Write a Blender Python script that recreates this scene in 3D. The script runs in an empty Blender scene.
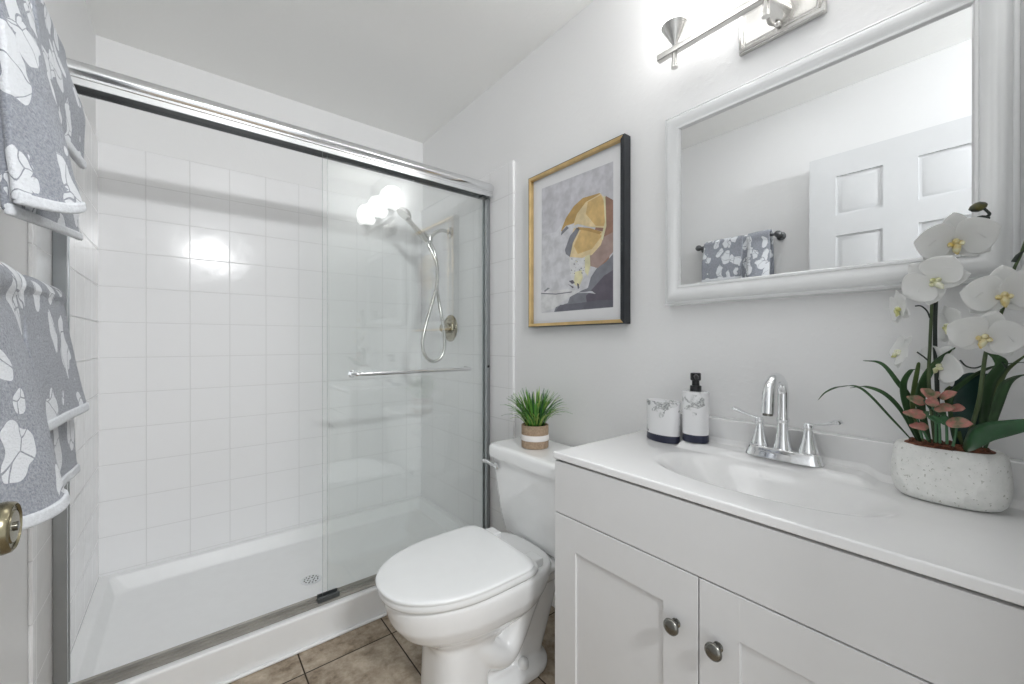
import bpy, bmesh, math, random
from mathutils import Vector, Matrix, noise
random.seed(7)
sc = bpy.context.scene
C = sc.collection
PI = math.pi
H = 1.14                      # camera height; heights called Z below are measured from it

# ------------------------------------------------------------------ camera
YAW, PITCH, F = 0.674812218, -0.0013, 407.6
cd = bpy.data.cameras.new('camera'); cam = bpy.data.objects.new('camera', cd); C.objects.link(cam)
cd.sensor_fit = 'HORIZONTAL'; cd.sensor_width = 36; cd.lens = 36*F/1024; cd.clip_start = 0.02
cam.location = (0, 0, H); cam.rotation_euler = (PI/2+PITCH, 0, -YAW)
sc.camera = cam

# ------------------------------------------------------------------ light and exposure
w = bpy.data.worlds.new('hall_daylight'); sc.world = w; w.use_nodes = True
w.node_tree.nodes['Background'].inputs[0].default_value = (0.95, 0.98, 1, 1)
w.node_tree.nodes['Background'].inputs[1].default_value = 1.12
cl = bpy.data.lights.new('ceiling_fill', 'AREA'); cl.shape = 'DISK'; cl.size = .5; cl.energy = 2.1; cl.color = (.98, .99, 1)
co = bpy.data.objects.new('ceiling_fill', cl); C.objects.link(co); co.location = (.30, .80, H+1.312)  # added fill light from above, without any fixture
hl = bpy.data.lights.new('hall_lamp', 'AREA'); hl.shape = 'RECTANGLE'; hl.size = .36; hl.size_y = .10; hl.energy = 33; hl.color = (.97, .985, 1)
ho = bpy.data.objects.new('hall_lamp', hl); C.objects.link(ho); ho.location = (.24, -1.15, H+1.06); ho.rotation_euler = (math.radians(82), 0, math.radians(-16))
SHADE_POWER = 5.2
sc.view_settings.view_transform = 'Standard'; sc.view_settings.look = 'None'
sc.view_settings.exposure = 0.13; sc.view_settings.gamma = 1; sc.view_settings.use_curve_mapping = False
sc.cycles.use_denoising = True
sc.cycles.max_bounces = 14; sc.cycles.diffuse_bounces = 7; sc.cycles.glossy_bounces = 6
sc.cycles.transparent_max_bounces = 24; sc.cycles.caustics_reflective = False; sc.cycles.caustics_refractive = False
sc.cycles.sample_clamp_indirect = 6

# ------------------------------------------------------------------ helpers
_cy, _sy = math.cos(YAW), math.sin(YAW)
_fw = Vector((_sy*math.cos(PITCH), _cy*math.cos(PITCH), math.sin(PITCH))); _rt = Vector((_cy, -_sy, 0)); _up = _rt.cross(_fw)
def ray(px, py): return _fw + _rt*((px-512)/F) - _up*((py-342)/F)
def on_x(px, py, X):          # the point of the plane x = X seen at a pixel
    d = ray(px, py); p = d*(X/d.x); return Vector((p.x, p.y, p.z+H))
def smooth(a, b, x):
    t = min(1, max(0, (x-a)/(b-a))); return t*t*(3-2*t)

def tag(o, label=None, cat=None, group=None, kind=None):
    if label: o['label'] = label
    if cat: o['category'] = cat
    if group: o['group'] = group
    if kind: o['kind'] = kind
    return o
def thing(name, loc, label, cat, group=None):
    o = bpy.data.objects.new(name, None); C.objects.link(o); o.location = loc; o.empty_display_size = .05
    return tag(o, label, cat, group)
def root_loc(o):
    v = Vector((0, 0, 0))
    while o: v += o.location; o = o.parent
    return v

class MB:
    """collects shapes in world coordinates and links them as one mesh object"""
    def __init__(s): s.bm = bmesh.new(); s.uv = None
    def face(s, vs, mi=0, smooth_=True):
        try:
            f = s.bm.faces.new(vs); f.material_index = mi; f.smooth = smooth_; return f
        except ValueError: return None
    def box(s, x0, x1, y0, y1, z0, z1, mi=0, bevel=0, seg=2):
        v = [s.bm.verts.new(p) for p in ((x0,y0,z0),(x1,y0,z0),(x1,y1,z0),(x0,y1,z0),(x0,y0,z1),(x1,y0,z1),(x1,y1,z1),(x0,y1,z1))]
        fs = [s.face([v[i] for i in q], mi, False) for q in ((3,2,1,0),(4,5,6,7),(0,1,5,4),(1,2,6,5),(2,3,7,6),(3,0,4,7))]
        if bevel:
            es = list({e for f in fs for e in f.edges})
            r = bmesh.ops.bevel(s.bm, geom=es, offset=bevel, segments=seg, profile=.5, affect='EDGES', clamp_overlap=True)
            for f in r['faces']: f.smooth = True; f.material_index = mi
        return s
    def loft(s, rings, mi=0, cap=True, closed=True, smooth_=True):
        R = [[s.bm.verts.new(p) for p in r] for r in rings]
        n = len(R[0])
        for a, b in zip(R, R[1:]):
            for i in range(n if closed else n-1):
                j = (i+1) % n
                s.face([a[i], a[j], b[j], b[i]], mi, smooth_)
        if cap and closed:
            s.face(list(reversed(R[0])), mi, False); s.face(R[-1], mi, False)
        return R
    def lathe(s, prof, c, axis='Z', n=32, mi=0, sx=1, sy=1, cap=True):
        """prof: (radius, distance along the axis)"""
        rings = []
        for r, t in prof:
            ring = []
            for k in range(n):
                a = 2*PI*k/n; u, v = r*math.cos(a)*sx, r*math.sin(a)*sy
                if axis == 'Z': p = (c[0]+u, c[1]+v, c[2]+t)
                elif axis == 'X': p = (c[0]+t, c[1]+u, c[2]+v)
                else: p = (c[0]+v, c[1]+t, c[2]+u)
                ring.append(p)
            rings.append(ring)
        s.loft(rings, mi, cap); return s
    def tube(s, pts, rad, n=12, mi=0, cap=True, flat=None):
        """rad: number or list; flat: (sx, sy) squash of the section"""
        pts = [Vector(p) for p in pts]
        if not isinstance(rad, (list, tuple)): rad = [rad]*len(pts)
        t0 = (pts[1]-pts[0]).normalized()
        up = Vector((0, 0, 1)) if abs(t0.z) < .9 else Vector((0, 1, 0))
        nx = t0.cross(up).normalized(); rings = []
        for i, p in enumerate(pts):
            t = (pts[min(i+1, len(pts)-1)]-pts[max(i-1, 0)]).normalized()
            nx = (nx - t*nx.dot(t)).normalized(); ny = t.cross(nx)
            fx, fy = flat if flat else (1, 1)
            rings.append([p+nx*(rad[i]*fx*math.cos(2*PI*k/n))+ny*(rad[i]*fy*math.sin(2*PI*k/n)) for k in range(n)])
        s.loft(rings, mi, cap); return s
    def prism(s, poly, axis, a, b, mi=0, smooth_=False):
        """poly in the two other axes, extruded from a to b along axis"""
        def P(u, v, t): return {'X': (t, u, v), 'Y': (u, t, v), 'Z': (u, v, t)}[axis]
        s.loft([[P(u, v, a) for u, v in poly], [P(u, v, b) for u, v in poly]], mi, True, True, smooth_); return s
    def grid(s, f, nu, nv, mi=0):
        V = [[s.bm.verts.new(f(i/nu, j/nv)) for j in range(nv+1)] for i in range(nu+1)]
        for i in range(nu):
            for j in range(nv): s.face([V[i][j], V[i+1][j], V[i+1][j+1], V[i][j+1]], mi)
        return V
    def build(s, name, mats, parent=None, solid=0, sub=0, bevel=0, fix=True, auto=False):
        if fix: bmesh.ops.recalc_face_normals(s.bm, faces=s.bm.faces)
        off = root_loc(parent)
        me = bpy.data.meshes.new(name)
        if off.length: bmesh.ops.translate(s.bm, verts=s.bm.verts, vec=-off)
        s.bm.to_mesh(me); s.bm.free()
        me.set_sharp_from_angle(angle=math.radians(50))
        o = bpy.data.objects.new(name, me); C.objects.link(o)
        for m in (mats if isinstance(mats, (list, tuple)) else [mats]): me.materials.append(m)
        if parent: o.parent = parent
        if solid:
            m = o.modifiers.new('thickness', 'SOLIDIFY'); m.thickness = solid; m.offset = 0
        if bevel:
            m = o.modifiers.new('edge', 'BEVEL'); m.width = bevel; m.segments = 3; m.limit_method = 'ANGLE'; m.angle_limit = math.radians(40)
        if not sub and not solid: o.modifiers.new('even_shading', 'WEIGHTED_NORMAL').keep_sharp = True
        if sub:
            m = o.modifiers.new('smooth', 'SUBSURF'); m.levels = sub; m.render_levels = sub
        return o

def rrect(x0, x1, y0, y1, r, z, n=6):
    out = []
    for cx, cy, a0 in ((x1-r, y1-r, 0), (x0+r, y1-r, PI/2), (x0+r, y0+r, PI), (x1-r, y0+r, 3*PI/2)):
        for k in range(n+1):
            a = a0+PI/2*k/n; out.append((cx+r*math.cos(a), cy+r*math.sin(a), z))
    return out
def sell(cx, cy, ax, ay, e, z, n=48):
    out = []
    for k in range(n):
        a = 2*PI*k/n; c, d = math.cos(a), math.sin(a)
        out.append((cx+ax*math.copysign(abs(c)**(2/e), c), cy+ay*math.copysign(abs(d)**(2/e), d), z))
    return out
def spline(pts, n):
    """Catmull-Rom through points"""
    pts = [Vector(p) for p in pts]; P = [pts[0]*2-pts[1]]+pts+[pts[-1]*2-pts[-2]]; out = []
    for i in range(1, len(P)-2):
        a, b, c, d = P[i-1:i+3]
        for k in range(n):
            t = k/n
            out.append(.5*((2*b)+(c-a)*t+(2*a-5*b+4*c-d)*t*t+(3*b-a-3*c+d)*t**3))
    out.append(pts[-1]); return out

# ------------------------------------------------------------------ materials
class NT:
    def __init__(s, name):
        s.m = bpy.data.materials.new(name); s.m.use_nodes = True; s.t = s.m.node_tree
        s.b = s.t.nodes['Principled BSDF']
    def n(s, typ, **kw):
        x = s.t.nodes.new(typ)
        for k, v in kw.items(): setattr(x, k, v)
        return x
    def l(s, a, b): s.t.links.new(a, b)
    def math(s, op, a, b=None, c=None):
        x = s.n('ShaderNodeMath', operation=op)
        for i, v in enumerate((a, b, c)):
            if v is None: continue
            if isinstance(v, (int, float)): x.inputs[i].default_value = v
            else: s.l(v, x.inputs[i])
        return x.outputs[0]
    def pos(s): return s.n('ShaderNodeNewGeometry').outputs['Position']
    def mapping(s, v, scale=(1,1,1), loc=(0,0,0), rot=(0,0,0)):
        x = s.n('ShaderNodeMapping'); s.l(v, x.inputs[0]); x.inputs['Scale'].default_value = scale
        x.inputs['Location'].default_value = loc; x.inputs['Rotation'].default_value = rot; return x.outputs[0]
    def noise(s, v, scale, detail=4, rough=.5):
        x = s.n('ShaderNodeTexNoise'); s.l(v, x.inputs['Vector']); x.inputs['Scale'].default_value = scale
        x.inputs['Detail'].default_value = detail; x.inputs['Roughness'].default_value = rough; return x
    def ramp(s, fac, stops, interp='LINEAR'):
        x = s.n('ShaderNodeValToRGB'); s.l(fac, x.inputs[0]); e = x.color_ramp.elements; x.color_ramp.interpolation = interp
        while len(e) < len(stops): e.new(.5)
        for i, (p, c) in enumerate(stops):
            e[i].position = p; e[i].color = (*c, 1) if len(c) == 3 else c
        return x.outputs[0]
    def mix(s, f, a, b):
        x = s.n('ShaderNodeMix', data_type='RGBA')
        for sock, v in ((x.inputs[0], f), (x.inputs[6], a), (x.inputs[7], b)):
            if isinstance(v, (int, float)): sock.default_value = v
            elif isinstance(v, tuple): sock.default_value = (*v, 1)
            else: s.l(v, sock)
        return x.outputs[2]
    def bump(s, h, strength, dist=.01):
        x = s.n('ShaderNodeBump'); s.l(h, x.inputs['Height']); x.inputs['Strength'].default_value = strength
        x.inputs['Distance'].default_value = dist; s.l(x.outputs[0], s.b.inputs['Normal'])
    def set(s, col=None, rough=.5, metal=0, coat=0, spec=None, sss=0):
        b = s.b
        if col is not None:
            if isinstance(col, tuple): b.inputs['Base Color'].default_value = (*col, 1)
            else: s.l(col, b.inputs['Base Color'])
        b.inputs['Roughness'].default_value = rough; b.inputs['Metallic'].default_value = metal
        b.inputs['Coat Weight'].default_value = coat; b.inputs['Coat Roughness'].default_value = .03
        if spec is not None: b.inputs['Specular IOR Level'].default_value = spec
        if sss: b.inputs['Subsurface Weight'].default_value = sss; b.inputs['Subsurface Radius'].default_value = (.01,.01,.01)
        return s.m
def mottled(name, c1, c2, scale, rough=.5, metal=0, coat=0, bump=0, bscale=None, spec=None, sss=0):
    t = NT(name); p = t.n('ShaderNodeTexCoord').outputs['Object']
    nz = t.noise(p, scale); col = t.ramp(nz.outputs['Fac'], [(.35, c1), (.65, c2)])
    t.set(col, rough, metal, coat, spec, sss)
    if bump: t.bump(t.noise(p, bscale or scale*3, 3).outputs['Fac'], bump, .004)
    return t.m

def wall_paint(name, c):
    t = NT(name); p = t.pos()
    t.set(c, .55, spec=.3)
    n1 = t.noise(p, 55, 3, .55); n2 = t.noise(p, 14, 2)
    hgt = t.math('ADD', t.math('SMOOTH_MAX', n1.outputs['Fac'], .5, .1), t.math('MULTIPLY', n2.outputs['Fac'], .6))
    t.bump(hgt, .22, .006); return t.m
def tile_mat(name, axes, origin, size, c_tile, c_grout, gw, rough, wav, coat=0, stone=False):
    t = NT(name); p = t.pos(); sep = t.n('ShaderNodeSeparateXYZ'); t.l(p, sep.inputs[0])
    ds = []; ids = []
    for ax, o, sz in zip(axes, origin, size):
        q = t.math('DIVIDE', t.math('SUBTRACT', sep.outputs['XYZ'.index(ax)], o), sz)
        fl = t.math('FLOOR', q); fr = t.math('SUBTRACT', q, fl); ids.append(fl)
        ds.append(t.math('MULTIPLY', t.math('SUBTRACT', .5, t.math('ABSOLUTE', t.math('SUBTRACT', fr, .5))), sz))
    d = t.math('MINIMUM', *ds)
    mr = t.n('ShaderNodeMapRange', interpolation_type='SMOOTHSTEP'); t.l(d, mr.inputs[0])
    mr.inputs[1].default_value = gw*.4; mr.inputs[2].default_value = gw; mask = mr.outputs[0]   # 0 in the grout
    cmb = t.n('ShaderNodeCombineXYZ'); t.l(ids[0], cmb.inputs[0]); t.l(ids[1], cmb.inputs[1])
    wn = t.n('ShaderNodeTexWhiteNoise'); t.l(cmb.outputs[0], wn.inputs['Vector'])
    if stone:
        off = t.n('ShaderNodeVectorMath', operation='MULTIPLY_ADD'); t.l(wn.outputs['Color'], off.inputs[0]); off.inputs[1].default_value = (3, 3, 3); t.l(p, off.inputs[2])
        n1 = t.noise(off.outputs[0], 9, 8, .68); n2 = t.noise(off.outputs[0], 42, 6, .7)
        f = t.math('ADD', t.math('MULTIPLY', n1.outputs['Fac'], .65), t.math('MULTIPLY', n2.outputs['Fac'], .35))
        col = t.ramp(f, [(.38, (.19, .145, .10)), (.47, (.34, .275, .205)), (.55, (.45, .375, .29)), (.66, (.60, .52, .42))])
        hgt = t.math('ADD', mask, t.math('MULTIPLY', f, .35))
    else:
        col = c_tile
        n1 = t.noise(p, 7, 2); hgt = t.math('ADD', mask, t.math('MULTIPLY', n1.outputs['Fac'], wav))
    c = t.mix(mask, c_grout, col)
    t.set(c, rough, coat=coat, spec=.22)
    rr = t.math('ADD', t.math('MULTIPLY', t.math('SUBTRACT', 1, mask), .5), rough); t.l(rr, t.b.inputs['Roughness'])
    t.bump(hgt, .35, .004); return t.m

WALLC = (.825, .825, .825)
M = {}
M['paint'] = wall_paint('wall_paint', WALLC)
M['ceiling'] = wall_paint('ceiling_paint', (.93, .93, .915))
M['tile_back'] = tile_mat('white_tile_back', 'XZ', (-.141, H+.863), (.1565, .1557), (.87, .87, .875), (.74, .74, .74), .0022, .16, 1.2)
M['tile_side'] = tile_mat('white_tile_side', 'YZ', (2.48, H+.863), (.1557, .1557), (.87, .87, .875), (.70, .70, .70), .0022, .16, 1.2)
M['floor'] = tile_mat('brown_stone_tile', 'XY', (.318, 1.535), (.308, .308), None, (.045, .035, .026), .0034, .38, 0, stone=True)
def plain(name, col, rough, metal=0, coat=0, spec=None, sss=0, var=.03, scale=20, bump=0):
    c2 = tuple(min(1, v*(1+var)) for v in col); c1 = tuple(v*(1-var) for v in col)
    return mottled(name, c1, c2, scale, rough, metal, coat, bump, None, spec, sss)
M['acrylic'] = plain('white_acrylic', (.84, .845, .845), .36, var=.008)
M['porcelain'] = plain('white_porcelain', (.88, .885, .885), .08, coat=.6, var=.006)
M['seat'] = plain('white_seat_plastic', (.84, .85, .85), .18, var=.006)
M['chrome'] = plain('polished_chrome', (.86, .87, .88), .06, 1, var=.01)
M['chrome_frame'] = plain('bright_aluminium', (.80, .81, .82), .14, 1, var=.02)
M['jamb'] = plain('satin_aluminium', (.40, .42, .43), .28, 1, var=.03)
M['dark_metal'] = plain('dark_metal_channel_shade', (.10, .108, .11), .45, .6, var=.05)  # dark metal of the panel guide, also the painted shade in the header
M['track'] = plain('bronzed_track_metal', (.34, .325, .295), .42, .55, var=.10, scale=9)
M['nickel'] = plain('brushed_nickel', (.62, .61, .59), .27, 1, var=.04)
M['knob_metal'] = plain('dark_brushed_nickel', (.22, .217, .20), .26, 1, var=.06)
M['pewter'] = plain('dark_pewter', (.16, .165, .17), .35, .9, var=.1)
M['brass'] = plain('antique_brass', (.25, .225, .15), .24, 1, var=.1)
M['valve'] = plain('aged_nickel', (.42, .39, .31), .2, 1, var=.06)
M['black'] = plain('black_plastic', (.012, .013, .015), .3, var=.1)
M['rubber'] = plain('black_rubber', (.02, .02, .022), .5, var=.1)
M['cabinet'] = plain('white_cabinet_paint', (.69, .69, .69), .4, var=.006)
M['gap'] = plain('dark_gap_shade', (.05, .05, .05), .8, var=.1)  # flat dark colour painting the shade in gaps and holes
M['marble_top'] = plain('white_cultured_marble', (.83, .83, .83), .2, coat=.3, var=.006)
M['frame_white'] = plain('glossy_white_frame', (.80, .81, .815), .25, coat=.2, var=.006)
M['door_white'] = plain('white_door_paint', (.69, .70, .71), .35, var=.006)
M['gold'] = plain('brushed_gold', (.78, .56, .27), .3, 1, var=.08)
M['black_wood'] = plain('black_lacquer', (.022, .025, .03), .35, var=.15)
M['mat_board'] = plain('white_mat_board', (.78, .78, .79), .6, coat=.6, var=.01)
def mirror_mat():
    t = NT('mirror_silver'); t.set((.82, .83, .835), .0, 1); return t.m
M['mirror'] = mirror_mat()
def glass_mat(name, tint, edge=False):
    t = NT(name); nodes = t.t.nodes; nodes.remove(t.b)
    out = nodes['Material Output']; tr = t.n('ShaderNodeBsdfTransparent'); tr.inputs[0].default_value = (*tint, 1)
    gl = t.n('ShaderNodeBsdfGlossy'); gl.inputs['Roughness'].default_value = 0.0; gl.inputs[0].default_value = (1, 1, 1, 1)
    lw = t.n('ShaderNodeLayerWeight'); lw.inputs[0].default_value = .5
    f = t.math('ADD', t.math('MULTIPLY', t.math('POWER', lw.outputs['Facing'], 5), .94), .05)
    mx = t.n('ShaderNodeMixShader'); t.l(f, mx.inputs[0]); t.l(tr.outputs[0], mx.inputs[1]); t.l(gl.outputs[0], mx.inputs[2])
    t.l(mx.outputs[0], out.inputs[0]); return t.m
M['glass'] = glass_mat('clear_shower_glass', (.990, .997, .994))
M['glass_edge'] = plain('polished_glass_edge', (.50, .54, .535), .2, var=.03)
def shade_mat():
    t = NT('lit_opal_glass'); t.set((.9, .9, .9), .3)
    t.b.inputs['Emission Color'].default_value = (1, .995, .985, 1); t.b.inputs['Emission Strength'].default_value = SHADE_POWER
    return t.m
M['shade'] = shade_mat()
def towel_mat(name, seed, scale=1.0):
    t = NT(name); p0 = t.n('ShaderNodeTexCoord').outputs['Object']
    p = t.mapping(p0, (1, 1, 1), (seed, seed*.7, seed*1.3))
    wob = t.noise(p, 11*scale, 2); va = t.n('ShaderNodeVectorMath', operation='MULTIPLY_ADD')
    t.l(wob.outputs['Color'], va.inputs[0]); va.inputs[1].default_value = (.09, .09, .09); t.l(p, va.inputs[2])
    masks = []
    for k, (rot, sc_) in enumerate((((.7, .2, .3), (20, 20, 9)), ((-.8, .5, .1), (21, 21, 10)))):   # two sets of leaf shapes
        q = t.mapping(va.outputs[0], tuple(v*scale for v in sc_), (k*3.3, k*1.7, 0), rot)
        v = t.n('ShaderNodeTexVoronoi', feature='F1'); t.l(q, v.inputs['Vector']); v.inputs['Scale'].default_value = 1; v.inputs['Randomness'].default_value = .9
        sel = t.n('ShaderNodeSeparateColor'); t.l(v.outputs['Color'], sel.inputs[0])
        r = t.math('MULTIPLY', t.math('GREATER_THAN', sel.outputs[0], .45), t.math('ADD', .29, t.math('MULTIPLY', sel.outputs[1], .28)))
        masks.append(t.math('LESS_THAN', v.outputs['Distance'], r))
    mask = t.math('MAXIMUM', *masks)
    vq = t.n('ShaderNodeTexVoronoi', feature='DISTANCE_TO_EDGE'); t.l(va.outputs[0], vq.inputs['Vector']); vq.inputs['Scale'].default_value = 19*scale
    mask = t.math('MULTIPLY', mask, t.math('GREATER_THAN', vq.outputs['Distance'], .016))
    fz = t.noise(p, 240, 3, .7)
    base = t.ramp(fz.outputs['Fac'], [(.3, (.225, .24, .275)), (.7, (.42, .44, .485))])
    c = t.mix(mask, base, (.76, .78, .81))
    t.set(c, .95, spec=.1)
    t.b.inputs['Sheen Weight'].default_value = .25
    t.bump(t.math('ADD', fz.outputs['Fac'], t.math('MULTIPLY', mask, -.5)), .8, .004); return t.m
M['towel_a'] = towel_mat('floral_terry', 0.0); M['towel_b'] = towel_mat('floral_terry_large', 3.7, .8)
M['hem'] = plain('white_terry_hem', (.72, .74, .77), .95, var=.06, scale=200, bump=.5)

# ------------------------------------------------------------------ the setting
XL, XR = -.302, 1.232
YB = 2.488; ZC = H+1.318
def struct(o): o['kind'] = 'structure'; return o
m = MB(); m.box(XL-.1, XR+.1, -1.6, YB+.1, -.1, 0); struct(m.build('floor', M['floor']))
m = MB(); m.box(XL-.1, XR+.1, -.16, YB+.1, ZC, ZC+.1); struct(m.build('ceiling', M['ceiling']))
m = MB(); m.box(XR, XR+.1, -.16, YB+.1, 0, ZC); struct(m.build('wall_right', M['paint']))
m = MB(); m.box(XL-.1, XL, -.16, YB+.1, 0, ZC); struct(m.build('wall_left', M['paint']))
m = MB(); m.box(XL, XR, YB, YB+.1, 0, ZC); struct(m.build('wall_back', M['paint']))
m = MB(); m.box(.66, XR, -.16, -.04, 0, ZC); struct(m.build('wall_front', M['paint']))
PZ = .124                       # top of the shower base
m = MB(); m.box(-.300, 1.230, 2.48, YB, PZ-.012, H+.863, bevel=.004); struct(m.build('wall_shower_back', M['tile_back']))
m = MB(); m.prism([(1.512, 0), (1.657, 0), (1.657, PZ-.012), (2.4875, PZ-.012), (2.4875, H+.866), (1.512, H+.866)], 'X', 1.2170, XR)
struct(m.build('wall_shower_right', M['tile_side'], bevel=.006))
m = MB(); m.prism([(1.512, 0), (1.657, 0), (1.657, PZ-.012), (2.4875, PZ-.012), (2.4875, H+.866), (1.512, H+.866)], 'X', XL, -.2938)
struct(m.build('wall_shower_left', M['tile_side'], bevel=.006))

# room door, swung open against the left wall
def room_door():
    x0, x1, y0, y1, z0, z1 = -.235, -.200, 0.0, .700, .02, H+.948
    m = MB(); st = .112; g = .006
    ym = (y0+y1)/2
    cols = [(y0+.112, ym-.06), (ym+.06, y1-st)]
    rows = [(z0+.24, z0+.82), (z0+1.0, H+.534), (H+.636, H+.834)]
    ys = [y0, cols[0][0], cols[0][1], cols[1][0], cols[1][1], y1]
    for a, b in ((0, 1), (2, 3), (4, 5)): m.box(x0, x1, ys[a], ys[b], z0, z1)
    zs = [z0]+[v for r in rows for v in r]+[z1]
    for c in cols:
        for k in range(0, len(zs), 2): m.box(x0, x1, c[0], c[1], zs[k], zs[k+1])
        for r in rows:
            m.box(x0+.008, x1-.008, c[0], c[1], r[0], r[1])
            def rg(i, x): return [(x, c[0]+i, r[0]+i), (x, c[1]-i, r[0]+i), (x, c[1]-i, r[1]-i), (x, c[0]+i, r[1]-i)]
            m.loft([rg(.012, x1-.008), rg(.030, x1-.001)], smooth_=False)
            m.loft([rg(.012, x0+.008), rg(.030, x0+.001)], smooth_=False)
    d = m.build('door_1', M['door_white'], None); struct(d)
    kz, ky = H-.188, .640
    k = MB()
    k.lathe([(.030, 0), (.031, .004), (.026, .008), (.013, .012), (.012, .022), (.022, .030), (.0255, .036), (.0258, .058), (.0245, .063), (.0225, .0645), (.0215, .0625), (.0165, .0625), (.0155, .0640), (.001, .0645)], (x1, ky, kz), 'X', 40)
    kb = k.build('door_knob', M['brass'], d)
    b = MB(); b.lathe([(.0045, 0), (.0045, .0025), (.003, .003)], (x1+.0640, ky, kz), 'X', 16); b.build('lock_button', M['knob_metal'], kb)
    for z in (.25, 1.1, 1.9):
        hg = MB(); hg.lathe([(.006, 0), (.006, .09)], (x1+.004, y0-.004, z), 'Z', 12); hg.box(x1-.001, x1+.002, y0, y0+.03, z, z+.09)
        hg.build('hinge', M['nickel'], d)
room_door()

# ------------------------------------------------------------------ shower
def shower():
    t = thing('shower_tray', (.46, 2.07, 0), 'low white shower base with a front curb under the sliding glass', 'shower tray')
    x0, x1, y0, y1 = -.2933, 1.2166, 1.660, 2.4795
    m = MB()
    m.loft([rrect(x0, x1, y0, y1, .006, .0), rrect(x0, x1, y0, y1, .006, .112), rrect(x0, x1, y0+.002, y1, .006, .119),
            rrect(x0, x1, y0+.007, y1, .006, PZ-.001), rrect(x0+.03, x1-.03, y0+.076, y1-.022, .03, PZ-.001),
            rrect(x0+.036, x1-.036, y0+.084, y1-.03, .03, .116), rrect(x0+.055, x1-.055, y0+.100, y1-.05, .045, .066),
            rrect(x0+.070, x1-.070, y0+.115, y1-.065, .05, .058), rrect(.446-.2, .446+.2, 2.027-.15, 2.027+.15, .1, .053), rrect(.446-.045, .446+.045, 2.027-.045, 2.027+.045, .0449, .051)])
    m.build('pan', M['acrylic'], t)
    m = MB(); m.box(-.2930, 1.2166, 1.646, 1.6595, 0, .010, bevel=.004); m.build('caulk_bead', M['acrylic'], t)
    d = MB(); d.lathe([(.043, 0), (.043, .002), (.040, .0035), (.038, .003), (.001, .003)], (.446, 2.027, .0505), 'Z', 36)
    dr = d.build('drain_cover', M['chrome'], t)
    s = MB()
    for r, nn in ((.014, 6), (.028, 12)):
        for k in range(nn):
            a = 2*PI*k/nn; c = (.446+r*math.cos(a), 2.027+r*math.sin(a))
            s.lathe([(.0034, 0), (.0034, .0006)], (c[0], c[1], .0535), 'Z', 8)
    s.build('drain_holes', M['gap'], dr)
shower()

YG = 1.702
def shower_frame():
    t = thing('shower_door_frame', (.46, 1.71, PZ), 'chrome shower enclosure frame: rounded header rail, side jambs and bottom track', 'shower frame')
    xa, xb = -.2930, 1.2162
    zb = H+.731
    prof = [(1.675, .000), (1.675, .022), (1.672, .024), (1.672, .030), (1.675, .032), (1.671, .036), (1.666, .048), (1.665, .058), (1.668, .070), (1.675, .080), (1.682, .085),
            (1.684, .089), (1.688, .089), (1.69, .094), (1.696, .094), (1.698, .096), (1.742, .096), (1.744, .094), (1.744, .0), (1.739, .0), (1.739, .020), (1.68, .020), (1.68, .0)]
    m = MB(); m.prism([(y, z*.78+zb) for y, z in prof], 'X', xa, xb)
    hd = m.build('header_rail', M['chrome_frame'], t)
    m = MB(); m.box(xa+.03, xb-.03, 1.6805, 1.7385, zb+.0118, zb+.0152); m.build('header_channel_shade', M['dark_metal'], hd)  # dark strip painting the shade inside the open channel
    for x0, x1, fl in ((xa, xa+.028, 1), (xb-.021, xb, -1)):
        m = MB(); xo = x0 if fl == 1 else x1
        xi = x1 if fl == 1 else x0
        pf = [(xo, 1.702), (xi, 1.702), (xi, 1.712), (xo+fl*.010, 1.714), (xo+fl*.010, 1.731), (xi, 1.733), (xi, 1.742), (xo, 1.742)]
        m.prism(pf, 'Z', PZ+.0235, zb-.0005)
        jb = m.build('side_jamb', M['jamb'], t)
        bz = MB(); bx = x1 if fl == 1 else x0
        bz.lathe([(.006, 0), (.006, .006), (.004, .009)] if fl == 1 else [(.004, -.009), (.006, -.006), (.006, 0)], (xo+fl*.006, 1.701, H-.128), 'X', 14)
        bz.build('bumper', M['rubber'], jb)
    m = MB(); pf = [(1.681, 0), (1.681, .004), (1.687, .008), (1.692, .008), (1.6925, .011), (1.6945, .011), (1.695, .007), (1.713, .007), (1.7135, .012), (1.7155, .012), (1.716, .007), (1.735, .007), (1.737, .012), (1.7395, .012), (1.740, 0)]
    m.prism([(y, z+PZ) for y, z in pf], 'X', xa, xb); m.build('bottom_track', M['track'], t)
    m = MB(); m.box(.395, .475, 1.6965, 1.7130, PZ+.0072, PZ+.0120); m.box(.395, .475, 1.684, 1.6965, PZ+.0085, PZ+.026, bevel=.002); m.box(.398, .472, 1.709, 1.7130, PZ+.0115, PZ+.030)
    m.build('panel_guide', M['dark_metal'], t)
shower_frame()

def glass_panel(name, yc, x0, x1, label, bar):
    t = thing(name, ((x0+x1)/2, yc, PZ+.012), label, 'shower door', 'sliding shower glass')
    zt, zb = H+.740, PZ+.0132
    m = MB(); m.box(x0, x1, yc-.003, yc+.003, zb, zt)
    for f in m.bm.faces:
        if all(abs(v.co.x-x0) < 1e-5 for v in f.verts): f.material_index = 1      # the polished free edge
    m.build('glass_pane', [M['glass'], M['glass_edge']], t)
    if bar:
        bz = H-.131; y = yc-.048
        m = MB(); m.tube(spline([(.525, yc-.0035, bz), (.525, yc-.03, bz), (.529, y+.006, bz), (.542, y, bz), (.60, y, bz), (.9, y, bz), (1.051, y, bz), (1.064, y+.006, bz), (1.068, yc-.03, bz), (1.068, yc-.0035, bz)], 5), .0085, 14)
        b = m.build('towel_rail', M['chrome'], t)
        for x in (.525, 1.068):
            m = MB(); m.lathe([(.014, -.004), (.014, -.001), (.012, 0)], (x, yc-.0032, bz), 'Y', 20); m.build('rail_washer', M['chrome'], b)
    return t
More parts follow.
